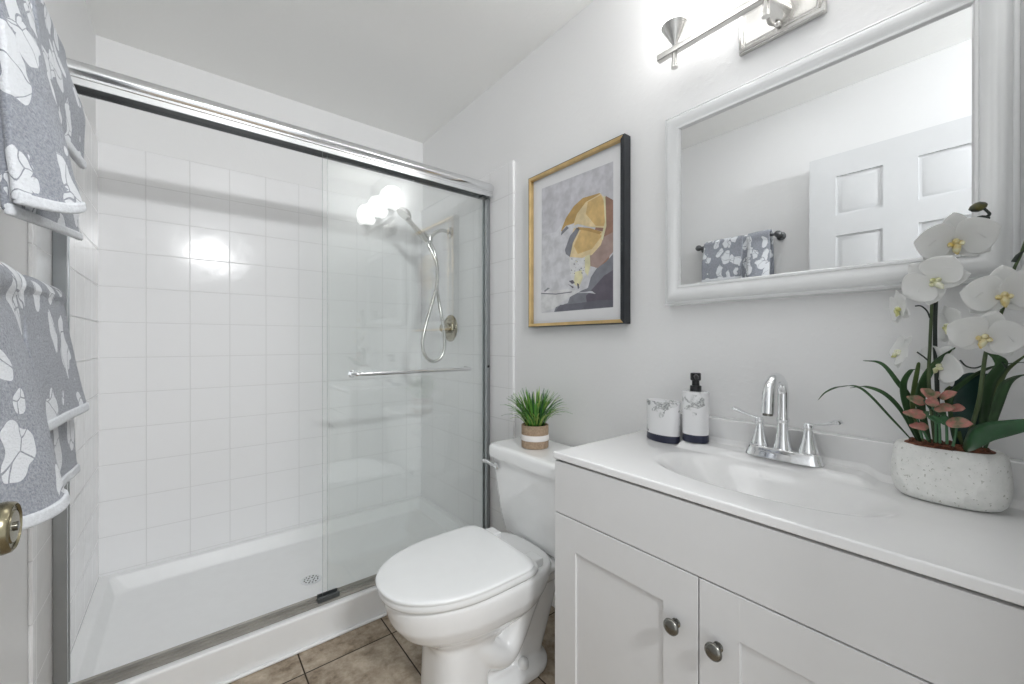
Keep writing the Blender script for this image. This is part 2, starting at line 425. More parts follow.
glass_panel('sliding_glass_panel', YG, .416, 1.1945, 'outer clear glass shower panel carrying a chrome towel rail', True)
glass_panel('sliding_glass_panel.001', 1.726, .440, 1.204, 'inner clear glass shower panel standing just behind the railed one', False)

def shower_fittings():
    X, Y = 1.2170, 2.10
    t = thing('shower_valve', (X, Y, H+.08), 'round brushed nickel shower valve with a cross lever on the tiled wall', 'valve')
    m = MB(); m.lathe([(.078, 0), (.078, -.004), (.070, -.012), (.062, -.014), (.060, -.010), (.050, -.011), (.046, -.018), (.04, -.018)], (X, Y, H+.078), 'X', 40); m.build('escutcheon', M['valve'], t)
    m = MB(); m.lathe([(.030, -.016), (.030, -.035), (.024, -.055), (.020, -.062), (.001, -.063)], (X, Y, H+.078), 'X', 28); hd = m.build('handle', M['valve'], t)
    m = MB(); m.tube([(X-.05, Y-.005, H+.078), (X-.053, Y-.03, H+.078), (X-.056, Y-.062, H+.076)], [.009, .008, .010], 12); m.build('lever', M['valve'], hd)
    t = thing('hand_shower', (X, Y, H+.64), 'chrome hand shower held on a bent wall arm with a long looping hose', 'shower head')
    m = MB(); m.lathe([(.032, 0), (.032, -.004), (.022, -.012), (.012, -.014)], (X, Y, H+.64), 'X', 28); m.build('wall_flange', M['nickel'], t)
    e = Vector((1.085, Y, H+.595))
    m = MB(); m.tube(spline([(X-.01, Y, H+.64), (X-.05, Y, H+.645), (X-.09, Y, H+.630), (e.x, Y, e.z)], 6), .0105, 14); m.build('shower_arm', M['nickel'], t)
    m = MB(); m.lathe([(.016, -.022), (.019, -.018), (.019, .012), (.015, .018)], (e.x-.004, Y, e.z-.006), 'Z', 20)
    m.tube([(e.x-.02, Y, e.z+.0), (e.x-.045, Y, e.z+.012)], .014, 14); m.build('diverter_holder', M['nickel'], t)
    a = Vector((1.062, Y-.002, e.z-.03)); b = Vector((.945, Y-.01, H+.668))
    m = MB(); pts = [a, a.lerp(b, .2), a.lerp(b, .5), a.lerp(b, .8), b]; m.tube(pts, [.012, .0165, .0155, .0135, .0145], 16); h = m.build('handset', M['nickel'], t)
    d = (b-a).normalized()
    m = MB(); c = b+d*.030; nrm = Vector((-.55, 0, -.83)).normalized(); tx = nrm.cross(Vector((0, 1, 0))).normalized(); ty = Vector((0, 1, 0))
    rings = []
    for r, q in ((.012, -.03), (.03, -.022), (.042, -.008), (.044, .0), (.040, .005), (.002, .006)):
        rings.append([c+nrm*q+tx*(r*math.cos(2*PI*k/28))+ty*(r*math.sin(2*PI*k/28)) for k in range(28)])
    m.loft(rings); m.build('spray_head', M['nickel'], h)
    def hp(px, py, X_=1.10, dy=0):
        d_ = ray(px, py); q = d_*((Y+dy)/d_.y); return Vector((q.x, Y+dy, q.z+H))
    pts = [a+Vector((.004, .0, -.008)), hp(436, 262, dy=-.02), hp(437.5, 280, dy=-.05), hp(433, 300, dy=-.075), hp(425, 328, dy=-.09), hp(422.5, 345, dy=-.092), hp(426, 357, dy=-.095), hp(433, 361.5, dy=-.098),
           hp(440.5, 358, dy=-.102), hp(444.5, 347, dy=-.104), hp(443.5, 328, dy=-.104), hp(439.5, 305, dy=-.095), hp(437, 288, dy=-.028), hp(437, 268, dy=-.002), hp(434.5, 252, dy=.008), Vector((e.x-.002, Y+.008, e.z-.024))]
    m = MB(); sp = spline(pts, 10); m.tube(sp, [.0088+.0008*(i % 2) for i in range(len(sp))], 10); m.build('hose', M['nickel'], t)
shower_fittings()

# ------------------------------------------------------------------ toilet
YT = 1.133
def egg(xf, xb, hw, z, n=56, blunt=2.3, back=3.2):
    """outline with a round front at xf and a squarer back at xb"""
    xm = xf+(xb-xf)*.60; out = []
    for k in range(n):
        a = 2*PI*k/n; c, s = math.cos(a), math.sin(a)
        e = back if c > 0 else blunt
        ax = (xb-xm) if c > 0 else (xm-xf)
        out.append((xm+ax*math.copysign(abs(c)**(2/e), c), YT+hw*math.copysign(abs(s)**(2/e), s), z))
    return out
def toilet():
    t = thing('toilet', (.85, YT, 0), 'white two-piece toilet with its lid closed, beside the vanity', 'toilet')
    m = MB()
    m.loft([egg(.572, .745, .108, .0, blunt=2.8, back=6), egg(.574, .745, .105, .05, blunt=2.8, back=6), egg(.578, .745, .104, .14, blunt=2.8, back=6), egg(.580, .76, .105, .20, blunt=2.8, back=6), egg(.568, .86, .112, .228, blunt=2.5),
            egg(.530, .94, .134, .255), egg(.488, .96, .158, .285), egg(.462, .985, .172, .322), egg(.452, 1.0, .178, .360), egg(.450, 1.0, .180, .385), egg(.456, 1.0, .175, .398)])
    # rear platform the tank stands on
    m.loft([rrect(.86, 1.19, YT-.105, YT+.105, .04, .30), rrect(.85, 1.195, YT-.130, YT+.130, .04, .345), rrect(.84, 1.198, YT-.150, YT+.150, .04, .371)])
    # rear column and foot
    m.loft([rrect(.83, 1.0, YT-.075, YT+.075, .05, .03), rrect(.85, 1.04, YT-.072, YT+.072, .05, .12), rrect(.87, 1.07, YT-.085, YT+.085, .05, .24), rrect(.86, 1.12, YT-.1, YT+.1, .05, .33)])
    m.loft([rrect(.70, 1.025, YT-.110, YT+.110, .085, 0), rrect(.70, 1.025, YT-.110, YT+.110, .085, .022), rrect(.715, 1.01, YT-.100, YT+.100, .08, .034), rrect(.73, .99, YT-.085, YT+.085, .07, .05)])
    m.loft([rrect(.70, .92, YT-.062, YT+.062, .03, .02), rrect(.70, .93, YT-.056, YT+.056, .03, .14), rrect(.70, 1.0, YT-.062, YT+.062, .03, .30)])
    for s in (-1, 1):         # the trapway swelling on each side
        m.tube(spline([(.66, YT+s*.055, .24), (.72, YT+s*.066, .185), (.775, YT+s*.070, .135), (.82, YT+s*.066, .12), (.865, YT+s*.062, .165), (.905, YT+s*.062, .235), (.95, YT+s*.062, .31)], 6), .045, 16)
    o = m.build('bowl', M['porcelain'], t)
    md = o.modifiers.new('one_surface', 'REMESH'); md.mode = 'VOXEL'; md.voxel_size = .0055; md.use_smooth_shade = True
    md = o.modifiers.new('soft', 'SMOOTH'); md.factor = .5; md.iterations = 9
    # seat ring and lid
    def seat_outline(z, i=0.0, xb=.876):
        return egg(.426+i, xb-i, .190-i, z, n=80, blunt=2.15, back=7)
    m = MB(); m.loft([seat_outline(.399, .016, .895), seat_outline(.403, .008, .90), seat_outline(.410, .005, .902), seat_outline(.420, .005, .902), seat_outline(.4250, .008, .90), seat_outline(.4258, .016, .89)])
    m.build('seat_ring', M['seat'], t)
    m = MB(); L = []
    for z, i in ((.4275, .014), (.4280, .005), (.4300, .001), (.4350, 0), (.4385, .002), (.4405, .008), (.4418, .022), (.4428, .07), (.4432, .13)): L.append(seat_outline(z, i))
    m.loft(L); m.build('lid', M['seat'], t)
    for s in (-1, 1):
        m = MB(); m.box(.884, .926, YT+s*.115-.03, YT+s*.115+.03, .396, .4255, bevel=.006, seg=3); m.build('hinge', M['seat'], t)
        m = MB(); m.lathe([(.0185, 0), (.0185, .012), (.0165, .021), (.010, .027), (.001, .029)], (.888, YT+s*.084, .044), 'Z', 24); m.build('bolt_cap', M['seat'], t)
    # tank and its lid
    def trr(hy, xf, z, r=.03):
        pts = []
        for x, y, zz in rrect(xf, 1.205, YT-hy, YT+hy, r, z, 8):
            u = (y-YT)/hy; w_ = max(0, (1.205-x)/(1.205-xf)); pts.append((x-.014*(1-u*u)*w_, y, zz))
        return pts
    zb = H-.766
    m = MB(); m.loft([trr(.180, 1.022, zb-.001, .04), trr(.198, 1.010, zb+.012, .04), trr(.208, 1.004, zb+.06, .035), trr(.222, 1.000, zb+.14, .03), trr(.250, .994, H-.480, .025), trr(.250, .994, H-.476, .025)])
    m.build('tank', M['porcelain'], t, bevel=0)
    m = MB(); m.loft([trr(.252, .988, H-.4755, .03), trr(.260, .980, H-.472, .034), trr(.262, .978, H-.462, .034), trr(.262, .978, H-.438, .034), trr(.260, .980, H-.428, .034), trr(.254, .986, H-.4225, .03), trr(.240, 1.0, H-.420, .03)])
    m.build('tank_lid', M['porcelain'], t)
    m = MB(); m.lathe([(.012, 0), (.014, -.004), (.014, -.012), (.008, -.016)], (.994, YT+.200, H-.506), 'X', 20)
    m.tube([(.981, YT+.200, H-.506), (.978, YT+.22, H-.502), (.974, YT+.250, H-.496), (.968, YT+.272, H-.498)], [.007, .0075, .007, .008], 12)
    m.build('flush_lever', M['chrome'], t)
toilet()

def tank_plant():
    x, y, z = 1.088, 1.213, H-.4198
    t = thing('potted_grass', (x, y, z), 'small artificial grass plant in a tan pot with white band on the toilet tank', 'plant')
    m = MB(); R = .054; h = .090
    m.lathe([(R-.006, 0), (R-.001, .002), (R, .006), (R, h-.002), (R-.002, h), (R-.006, h), (R-.007, h-.014), (.001, h-.014)], (x, y, z), 'Z', 44)
    kraft = mottled('kraft_fibre', (.30, .215, .145), (.42, .31, .215), 160, .85, bump=.4)
    m.build('pot', kraft, t)
    m = MB(); m.lathe([(R+.0008, .031), (R+.0013, .032), (R+.0013, .052), (R+.0008, .053)], (x, y, z), 'Z', 44, cap=False); m.build('white_band', plain('white_ribbon', (.80, .77, .75), .7), t, solid=.0008)
    m = MB(); m.lathe([(R-.008, h-.0138), (R-.012, h-.008), (.02, h-.005), (.001, h-.005)], (x, y, z), 'Z', 24); m.build('moss', mottled('dark_moss', (.02, .025, .012), (.05, .05, .025), 90, .9, bump=.6), t)
    m = MB(); rg = random.Random(3)
    for k in range(230):
        a = rg.uniform(0, 2*PI); r0 = .036*math.sqrt(rg.random()); ln = rg.uniform(.095, .158); lean = rg.uniform(.05, 1.15)*(.35+r0/.036*.65)
        p0 = Vector((x+r0*math.cos(a), y+r0*math.sin(a), z+h-.009)); a2 = a+rg.uniform(-.5, .5); o = Vector((math.cos(a2), math.sin(a2), 0)); sd = Vector((-o.y, o.x, 0))
        mi = rg.choice((0, 0, 1, 2)); w0 = rg.uniform(.0026, .0042); L = None; p = p0.copy(); ang = .05+lean*.25
        for j in range(7):
            q = j/6; ww = w0*(.8+.5*q)*(1-q**2.5)+.0002
            row = [m.bm.verts.new(p-sd*ww), m.bm.verts.new(p+o*-.0008), m.bm.verts.new(p+sd*ww)]
            if L:
                for i in range(2): m.face([L[i], L[i+1], row[i+1], row[i]], mi)
            L = row; ang += lean*.17*(1+q); p = p+(o*math.sin(ang)+Vector((0, 0, math.cos(ang))))*(ln/6)
    g = lambda n, c: plain(n, c, .42, var=.2, scale=40)
    m.build('grass_blades', [g('grass_green', (.10, .28, .045)), g('grass_dark', (.025, .11, .03)), g('grass_lime', (.30, .44, .10))], t, solid=.0006)
tank_plant()

# ------------------------------------------------------------------ vanity
ZT = H-.306                     # counter top
XF, YL, YR = .800, .8145, -.036
def vanity_cabinet():
    t = thing('vanity_cabinet', (1.0, .39, 0), 'white shaker vanity cabinet with two doors and round metal knobs', 'cabinet')
    xf = .803; y1 = YL-.002; y0 = YR; zt = ZT-.0195
    m = MB(); m.box(xf+.020, XR-.002, y1-.018, y1, .10, zt); m.box(xf+.020, XR-.002, y0, y0+.018, .10, zt); m.box(xf+.020, XR-.02, y0+.018, y1-.018, .10, .118); m.box(xf+.020, xf+.038, y0+.018, y1-.018, .118, zt); m.box(XR-.02, XR-.002, y0+.018, y1-.018, .10, zt); m.box(xf+.075, XR-.002, y0, y1, 0, .10); m.build('carcass', M['cabinet'], t)
    m = MB(); m.box(xf+.0185, xf+.0198, y0+.004, y1-.004, .10, zt-.0005); m.build('gap_shade_sheet', M['gap'], t)  # dark sheet that paints the shade between the fronts
    ytop = H-.3305; zgap = H-.473; mid = .4045
    m = MB(); m.box(xf, xf+.018, y0+.002, y1, zgap+.0016, ytop, bevel=.0012); m.build('false_drawer_front', M['cabinet'], t)
    for ya, yb, ky in ((mid+.0015, y1, .452), (.003, mid-.0015, .3655)):
        z0, z1 = .108, zgap-.0016; st = .077
        m = MB()
        m.box(xf, xf+.018, ya, ya+st, z0, z1, bevel=.0012); m.box(xf, xf+.018, yb-st, yb, z0, z1, bevel=.0012)
        m.box(xf, xf+.018, ya+st-.001, yb-st+.001, z1-st-.008, z1, bevel=.0012); m.box(xf, xf+.018, ya+st-.001, yb-st+.001, z0, z0+st+.008, bevel=.0012)
        m.box(xf+.0055, xf+.0175, ya+st-.003, yb-st+.003, z0+st, z1-st)
        d = m.build('door', M['cabinet'], t)
        k = MB(); k.lathe([(.0095, 0), (.0095, -.002), (.006, -.004), (.0055, -.012), (.008, -.015), (.0150, -.0175), (.0165, -.020), (.0160, -.0235), (.012, -.0265), (.005, -.028), (.0005, -.0282)], (xf, ky, H-.590), 'X', 30)
        k.build('knob', M['knob_metal'], d)
    m = MB(); m.box(xf, xf+.018, y0+.002, .0005, .108, zgap-.0016, bevel=.001); m.build('filler_panel', M['cabinet'], t)
vanity_cabinet()

BX, BY, BAX, BAY = 1.004, .372, .122, .232
def deck(x, y):
    led = smooth(1.108, 1.135, x)*smooth(.634, .622, y)*smooth(.185, .225, y)*.016
    cove = 0
    if x > 1.184 and y < .70: q = min(.016, x-1.184); cove = .016-math.sqrt(max(0, .016**2-q*q))
    r = (abs((x-BX)/BAX)**2.35+abs((y-BY)/BAY)**2.35)**(1/2.35)
    d = 0
    if r < 1.03:
        q = min(1, r/1.03); d = -.108*(1-q*q)**1.5
    return led*(0 if r < 1 else smooth(1.0, 1.1, r)) + cove + d
def vanity_top():
    t = thing('countertop', (1.0, .39, ZT-.02), 'white moulded vanity countertop with an integral oval basin and low backsplash', 'countertop')
    m = MB()
    xs = [(XF+.03, -.0185), (XF+.0008, -.0185), (XF, -.0175), (XF, -.0165), (XF, -.0045), (XF, -.0030), (XF+.0008, -.0009), (XF+.003, 0), (XF+.004, 0)]
    n = 96; xs += [(XF+.008+(1.1998-XF-.008)*i/n, 0) for i in range(n+1)]
    ys = [(YL-.03, -.0185), (YL-.0008, -.0185), (YL, -.0175), (YL, -.0165), (YL, -.0045), (YL, -.0030), (YL-.0008, -.0009), (YL-.003, 0), (YL-.004, 0)]
    n = 150; ys += [(YL-.008-(YL-.008-YR)*i/n, 0) for i in range(n+1)]
    V = [[m.bm.verts.new((x, y, ZT+min(dx, dy)+(deck(x, y) if dx == 0 and dy == 0 else 0))) for y, dy in ys] for x, dx in xs]
    # side strip that runs to the wall beyond the end of the backsplash
    for i in range(len(xs)-1):
        for j in range(len(ys)-1): m.face([V[i][j], V[i+1][j], V[i+1][j+1], V[i][j+1]])
    m.box(1.1995, XR-.001, .70, YL, ZT-.0185, ZT, bevel=.0008)
    m.build('basin_slab', M['marble_top'], t)
    m = MB(); m.prism([(1.1995, ZT-.014), (1.1995, H-.2245), (1.2015, H-.2225), (XR-.002, H-.2225), (XR-.002, ZT-.014)], 'Y', YR, .70)
    m.build('backsplash', M['marble_top'], t, bevel=.001)
    m = MB(); m.lathe([(.022, .0), (.021, .002), (.014, .002), (.012, -.002), (.001, -.002)], (BX, BY, ZT-.1065), 'Z', 28); m.build('drain_ring', M['chrome'], t)
vanity_top()

def faucet():
    zc = ZT+.0165; y0 = .368; x0 = 1.152
    t = thing('faucet', (x0, y0, zc), 'polished chrome centerset faucet with arched spout and two lever handles', 'faucet')
    def stad(hx, hy, z): return sell(x0, y0, hx, hy, 3.2, z, 56)
    m = MB(); m.loft([stad(.0285, .0835, zc), stad(.0285, .0835, zc+.003), stad(.024, .079, zc+.012), stad(.0215, .0765, zc+.022), stad(.0225, .0775, zc+.0245), stad(.0205, .0755, zc+.0265)])
    m.build('base_plate', M['chrome'], t)
    zb = zc+.026
    m = MB(); m.lathe([(.021, 0), (.0205, .004), (.0165, .02), (.0138, .04), (.0128, .062), (.0128, .066), (.0142, .068), (.0142, .074), (.0125, .076)], (x0, y0, zb), 'Z', 28)
    top = H-.1335; R = .046
    pts = [(x0, y0, zb+.07), (x0, y0, zb+.10), (x0, y0, top-.012)]+[(x0-R+R*math.cos(a), y0, top+R*math.sin(a)) for a in [PI*k/14 for k in range(0, 14)]]+[(x0-2*R-.001, y0, top), (x0-2*R-.003, y0, top-.020), (x0-2*R-.005, y0, top-.034)]
    m.tube(pts, [.0122]*3+[.0122+.0012*k/14 for k in range(14)]+[.0136, .0142, .0145], 22); sp = m.build('spout', M['chrome'], t)
    m = MB(); m.lathe([(.0105, -.0025), (.0105, .004)], (x0-2*R-.005, y0, top-.036), 'Z', 20); m.build('aerator', M['knob_metal'], sp)
    for s, tip in ((1, (1.128, .4745, H-.176)), (-1, (1.143, .2535, H-.181))):
        yh = y0+s*.0525
        m = MB(); m.lathe([(.020, 0), (.0205, .003), (.0185, .010), (.014, .026), (.0105, .042), (.0092, .052), (.0092, .056), (.0102, .058), (.0102, .062), (.0075, .070), (.001, .0715)], (x0, yh, zb), 'Z', 26)
        hd = m.build('handle', M['chrome'], t)
        a = Vector((x0, yh, zb+.0655)); b = Vector(tip)
        m = MB(); m.tube([a-(b-a)*.12, a, a.lerp(b, .25), a.lerp(b, .55)+Vector((0, 0, -.001)), a.lerp(b, .85)+Vector((0, 0, .001)), b, b+(b-a)*.03+Vector((0, 0, -.004))], [.005, .0068, .0062, .0075, .0105, .0110, .0085], 14, flat=(1.0, .55))
        m.build('lever', M['chrome'], hd)
faucet()

def marble(name):
    t = NT(name); p = t.n('ShaderNodeTexCoord').outputs['Object']
    n1 = t.noise(p, 26, 6, .6); va = t.n('ShaderNodeVectorMath', operation='MULTIPLY_ADD'); t.l(n1.outputs['Color'], va.inputs[0]); va.inputs[1].default_value = (.05, .05, .05); t.l(p, va.inputs[2])
    n2 = t.noise(va.outputs[0], 22, 5, .6)
    v = t.math('ABSOLUTE', t.math('SUBTRACT', n2.outputs['Fac'], .5))
    gate = t.noise(p, 17, 2)
    vv = t.math('ADD', v, t.math('MULTIPLY', t.math('GREATER_THAN', .53, gate.outputs['Fac']), .12))
    col = t.ramp(vv, [(.0, (.22, .23, .23)), (.02, (.52, .53, .53)), (.05, (.72, .73, .73)), (.10, (.82, .82, .83))])
    t.set(col, .25, coat=.2); return t.m
M['stone'] = marble('veined_white_stone'); M['navy'] = plain('navy_glaze', (.022, .026, .055), .3, var=.1)
def vanity_set():
    # toothbrush holder: oval, open top
    cx, cy, rx, ry, h = 1.154, .6935, .033, .0565, .122; z = ZT+.0004
    t = thing('toothbrush_holder', (cx, cy, z), 'oval marbled toothbrush holder with a navy base, left of the pump bottle', 'toothbrush holder')
    def el(k, zz, d=0): return [(cx+(rx*k-d)*math.cos(a)+.10*(ry*k-d)*math.sin(a), cy+(ry*k-d)*math.sin(a), zz) for a in [2*PI*i/48 for i in range(48)]]
    m = MB(); m.loft([el(.95, z), el(.99, z+.002), el(1, z+.004), el(1, z+.022)]); m.build('base', M['navy'], t)
    m = MB(); m.loft([el(1, z+.0221), el(1.0, z+.06), el(1.01, z+h-.003), el(1.0, z+h), el(.94, z+h+.0005), el(.90, z+h-.001), el(.88, z+h-.008), el(.85, z+h-.010)]); b = m.build('body', M['stone'], t)
    m = MB()
    for s in (-1, 0, 1): m.lathe([(.0095, 0), (.0095, .0008)], (cx+.1*s*.03, cy+s*.03, z+h-.0100), 'Z', 22)
    m.build('brush_holes', M['gap'], b)
    # pump bottle
    cx2, cy2, r, h2 = 1.158, .592, .0365, .145; z2 = ZT+.0168
    t = thing('soap_dispenser', (cx2, cy2, z2), 'marbled soap dispenser with a black pump and navy base near the faucet', 'soap dispenser')
    m = MB(); m.lathe([(r-.002, 0), (r, .002), (r, .022)], (cx2, cy2, z2), 'Z', 44, sx=.88); m.build('base', M['navy'], t)
    m = MB(); m.lathe([(r, .0221), (r, h2-.004), (r-.001, h2-.001), (r-.004, h2), (.001, h2)], (cx2, cy2, z2), 'Z', 44, sx=.88); m.build('body', M['stone'], t)
    m = MB(); m.lathe([(.0155, 0), (.0155, .0145), (.0148, .016), (.0105, .0165), (.0100, .030), (.0135, .032), (.0142, .034), (.0142, .0505), (.0128, .053), (.001, .0535)], (cx2, cy2, z2+h2), 'Z', 30)
    d = Vector((-.75, -.45, 0)).normalized(); c = Vector((cx2, cy2, z2+h2+.044))
    m.tube([c, c+d*.024, c+d*.034+Vector((0, 0, -.003)), c+d*.038+Vector((0, 0, -.008))], [.0065, .006, .005, .004], 14)
    m.build('pump', M['black'], t)
vanity_set()

# ------------------------------------------------------------------ mirror, light, picture
def wall_mirror():
    y0, y1, z0, z1 = .001, .7115, H+.1145, H+.7075
    t = thing('wall_mirror', (XR, (y0+y1)/2, z0), 'large wall mirror in a moulded white frame above the vanity', 'mirror')
    xg = 1.1855
    # frame profile: (inset from the outer edge, x)
    prof = [(0, XR-.001), (0, 1.196), (.003, 1.190), (.007, 1.188), (.009, 1.190), (.011, 1.186), (.018, 1.178), (.026, 1.174), (.034, 1.174), (.042, 1.178), (.046, 1.181), (.049, 1.181), (.051, 1.178), (.055, 1.178), (.058, 1.182), (.061, 1.190), (.061, XR-.001)]
    m = MB()
    def rg(i, x): return [(x, y0+i, z0+i), (x, y1-i, z0+i), (x, y1-i, z1-i), (x, y0+i, z1-i)]
    R = [rg(i, x) for i, x in prof]; m.loft(R+[R[0]], cap=False, smooth_=False); m.build('frame', M['frame_white'], t)
    m = MB(); m.box(xg, xg+.004, y0+.0585, y1-.0585, z0+.0585, z1-.0585); m.build('mirror_glass', M['mirror'], t)
wall_mirror()

def vanity_light():
    yc, xb, zb = .399, 1.130, H+.862
    t = thing('vanity_light', (XR, yc, zb), 'brushed nickel bar light with three lit opal shades above the mirror', 'wall lamp')
    m = MB(); y0, y1, z0, z1 = yc-.100, yc+.100, H+.808, H+.925
    def rg(i, x): return [(x, y0+i, z0+i), (x, y1-i, z0+i), (x, y1-i, z1-i), (x, y0+i, z1-i)]
    m.loft([rg(0, XR-.0005), rg(0, XR-.012), rg(.003, XR-.016), rg(.010, XR-.017), rg(.013, XR-.013), rg(.017, XR-.013), rg(.02, XR-.016)], smooth_=False); pl = m.build('back_plate', M['nickel'], t)
    m = MB(); m.lathe([(.007, 0), (.007, -.004), (.0085, -.008), (.006, -.014), (.001, -.016)], (XR-.016, yc, zb-.032), 'X', 18); m.build('cap_nut', M['nickel'], pl)
    m = MB(); m.box(xb-.010, xb+.010, yc-.297, yc+.297, zb-.010, zb+.010, bevel=.003); m.build('cross_bar', M['nickel'], t)
    m = MB(); m.lathe([(.030, XR-.015-xb), (.026, .070), (.012, .030), (.009, .005)], (xb, yc, zb), 'X', 28); m.build('bracket', M['nickel'], t)
    for k in (1, 0, -1):
        y = yc+k*.243
        m = MB(); m.lathe([(.0095, -.052), (.0098, -.050), (.0078, -.030), (.0068, -.010)], (xb, y, zb), 'Z', 22); m.build('finial', M['nickel'], t)
        m = MB(); m.lathe([(.006, .009), (.0075, .016), (.036, .066), (.0385, .069), (.037, .0705), (.031, .066), (.001, .03)], (xb, y, zb), 'Z', 32); m.build('socket_cup', M['nickel'], t)
        m = MB(); m.lathe([(.031, .0685), (.048, .080), (.062, .105), (.0685, .135), (.0675, .165), (.060, .195), (.052, .212), (.050, .212), (.058, .193), (.065, .165), (.066, .135), (.060, .107), (.046, .083), (.001, .074)], (xb, y, zb), 'Z', 40); m.build('opal_shade', M['shade'], t)
vanity_light()

def picture():
    X0 = 1.194
    y0, y1, z0, z1 = .8655, 1.376, H+.0625, H+.7265
    t = thing('framed_picture', (XR, (y0+y1)/2, z0), 'abstract gold and grey print in a black and gold frame above the toilet', 'picture')
    wf = .016
    def rg(i, x): return [(x, y0+i, z0+i), (x, y1-i, z0+i), (x, y1-i, z1-i), (x, y0+i, z1-i)]
    m = MB(); m.loft([rg(.002, XR-.0005), rg(0, XR-.002), rg(0, X0+.002), rg(.001, X0), rg(.004, X0)], cap=False, smooth_=False); R = [rg(.004, X0), rg(.004, X0+.004)]; m.build('outer_frame', M['black_wood'], t)
    prof = [(.0035, X0+.006), (.0035, X0-.0005), (.0045, X0-.0015), (wf-.001, X0-.0015), (wf, X0-.0005), (wf, X0+.022)]
    m = MB(); R = m.loft([rg(i, x) for i, x in prof], cap=False, smooth_=False)
    for f in m.bm.faces:
        if max(v.co.y for v in f.verts) < y0+.02: f.material_index = 1  # this side of the gold lip is blackened to paint its dark reflection
    m.build('gold_lip', [M['gold'], M['black_wood']], t)
    xm = X0+.018
    m = MB(); m.box(xm, XR-.003, y0+.005, y1-.005, z0+.005, z1-.005); m.build('mat_board', M['mat_board'], t)
    # the print: flat painted areas inside its own rectangle
    def pq(px, py, k): v = on_x(px, py, xm); return (xm-.0004-.00005*k, v.y, v.z)
    a, b = on_x(541.8, 188.6, xm), on_x(613.3, 307.3, xm)
    ya, yb_, zt, zb = a.y, b.y, on_x(613.3, 161.2, xm).z, b.z
    m = MB()
    cols = [(.60, .60, .63), (.54, .535, .57), (.11, .095, .125), (.62, .42, .17), (.72, .58, .33), (.30, .17, .12), (.66, .66, .67), (.20, .205, .235), (.70, .66, .42), (.36, .26, .23), (.12, .12, .15), (.47, .30, .10)]
    names = 'pale_grey mid_grey charcoal gold light_gold brown near_white slate cream mauve dark_slate ochre'.split()
    mats = [mottled('print_'+n, tuple(v*.86 for v in c), tuple(min(1, v*1.12) for v in c), 28, .5, coat=.6) for n, c in zip(names, cols)]
    def poly(pts, mi, k): m.face([m.bm.verts.new(pq(x, y, k)) for x, y in pts], mi, False)
    m.face([m.bm.verts.new((xm-.0004, y, z)) for y, z in ((ya, zb), (yb_, zb), (yb_, zt), (ya, zt))], 0, False)
    TL, TR, BL, BR = (542, 188.8), (613.2, 161.4), (541, 313), (613.2, 307)
    poly([TL, TR, (613.2, 205), (600, 192), (575, 205), (556, 232), (542, 235)], 1, 1)
    poly([(542, 236), (560, 232), (572, 250), (566, 285), (541.2, 290)], 0, 1)
    poly([(613.2, 200), (613.2, 244), (608, 262), (596, 268), (590, 262), (592, 240), (602, 205), (606, 196)], 5, 2)
    poly([(613.2, 232), (613.2, 252), (604, 262), (598, 268), (590, 266), (590, 254), (602, 238)], 9, 3)
    poly([BR, (613.2, 254), (606, 262), (597, 268), (591, 277), (588, 288), (578, 292), (570, 297), (568, 303), (556, 307), (554, 312)], 7, 3)
    poly([(613.2, 270), (613.2, 307), (588, 309), (586, 296), (596, 285), (604, 276)], 2, 4)
    poly([(555, 311.8), (560, 305), (580, 303), (600, 300), (613.2, 300), (613.2, 307)], 10, 5)
    poly([(541.2, 292), (568, 289), (581, 291), (570, 297), (562, 302), (555, 308), (541, 312.6)], 6, 4)
    poly([(541.2, 293), (556, 293.6), (572, 291.5), (572, 292.4), (556, 294.6), (541.2, 294)], 10, 5)
    poly([(544, 291), (548, 287.5), (550, 288.3), (545, 292)], 7, 6)
    poly([(576, 293), (592, 291), (596, 294), (590, 293)], 0, 6)
    # the two gold lobes
    poly([(561, 231), (566, 218), (574, 206), (583, 198), (600, 193), (604, 200), (592, 208), (580, 218), (571, 226), (567, 226), (564, 232)], 11, 6)
    poly([(577, 214), (586, 202), (601, 193.5), (605, 200), (606, 214), (605, 228), (590, 227), (578, 224), (573, 226)], 4, 7)
    poly([(588, 202), (601, 195), (604.5, 203), (605.4, 226), (596, 226), (586, 214)], 3, 8)
    poly([(603.5, 196), (605.5, 196), (606.5, 226), (603, 240), (601, 239), (605, 222)], 8, 9)
    poly([(574, 228), (590, 229), (605, 232), (601, 245), (592, 255), (582, 258), (570, 257), (567, 250)], 4, 7)
    poly([(581, 230), (598, 232), (602, 236), (592, 249), (578, 254), (574, 246)], 3, 8)
    poly([(578, 227), (590, 228), (602, 232), (600, 234.4), (588, 231), (577, 229.4)], 11, 9)
    poly([(565, 250), (570, 236), (577, 227.6), (580, 229), (573, 243), (570, 257), (566, 254)], 7, 9)
    poly([(566, 226), (575, 223), (573, 227), (570, 236), (566, 236), (562, 231)], 0, 8)
    poly([(562, 231), (567, 226), (569, 228), (561, 235.6)], 7, 9)
    # the speckled pale tail below
    poly([(569, 258), (582, 258.5), (588, 255), (590, 262), (589, 272), (584, 277), (580, 288), (575, 287), (571, 277), (570, 268)], 6, 8)
    poly([(585, 257), (590, 254), (590.5, 266), (588, 276), (585, 272)], 8, 9)
    poly([(575, 272), (582, 270), (583, 278), (579, 287.5), (574, 284)], 8, 9)
    rg_ = random.Random(5)
    for _ in range(26):
        x, y = rg_.uniform(570, 586), rg_.uniform(259, 274); r = rg_.uniform(.35, .8)
        poly([(x-r, y), (x, y-r), (x+r*1.2, y), (x, y+r*.9)], rg_.choice((2, 7, 7, 8)), 10)
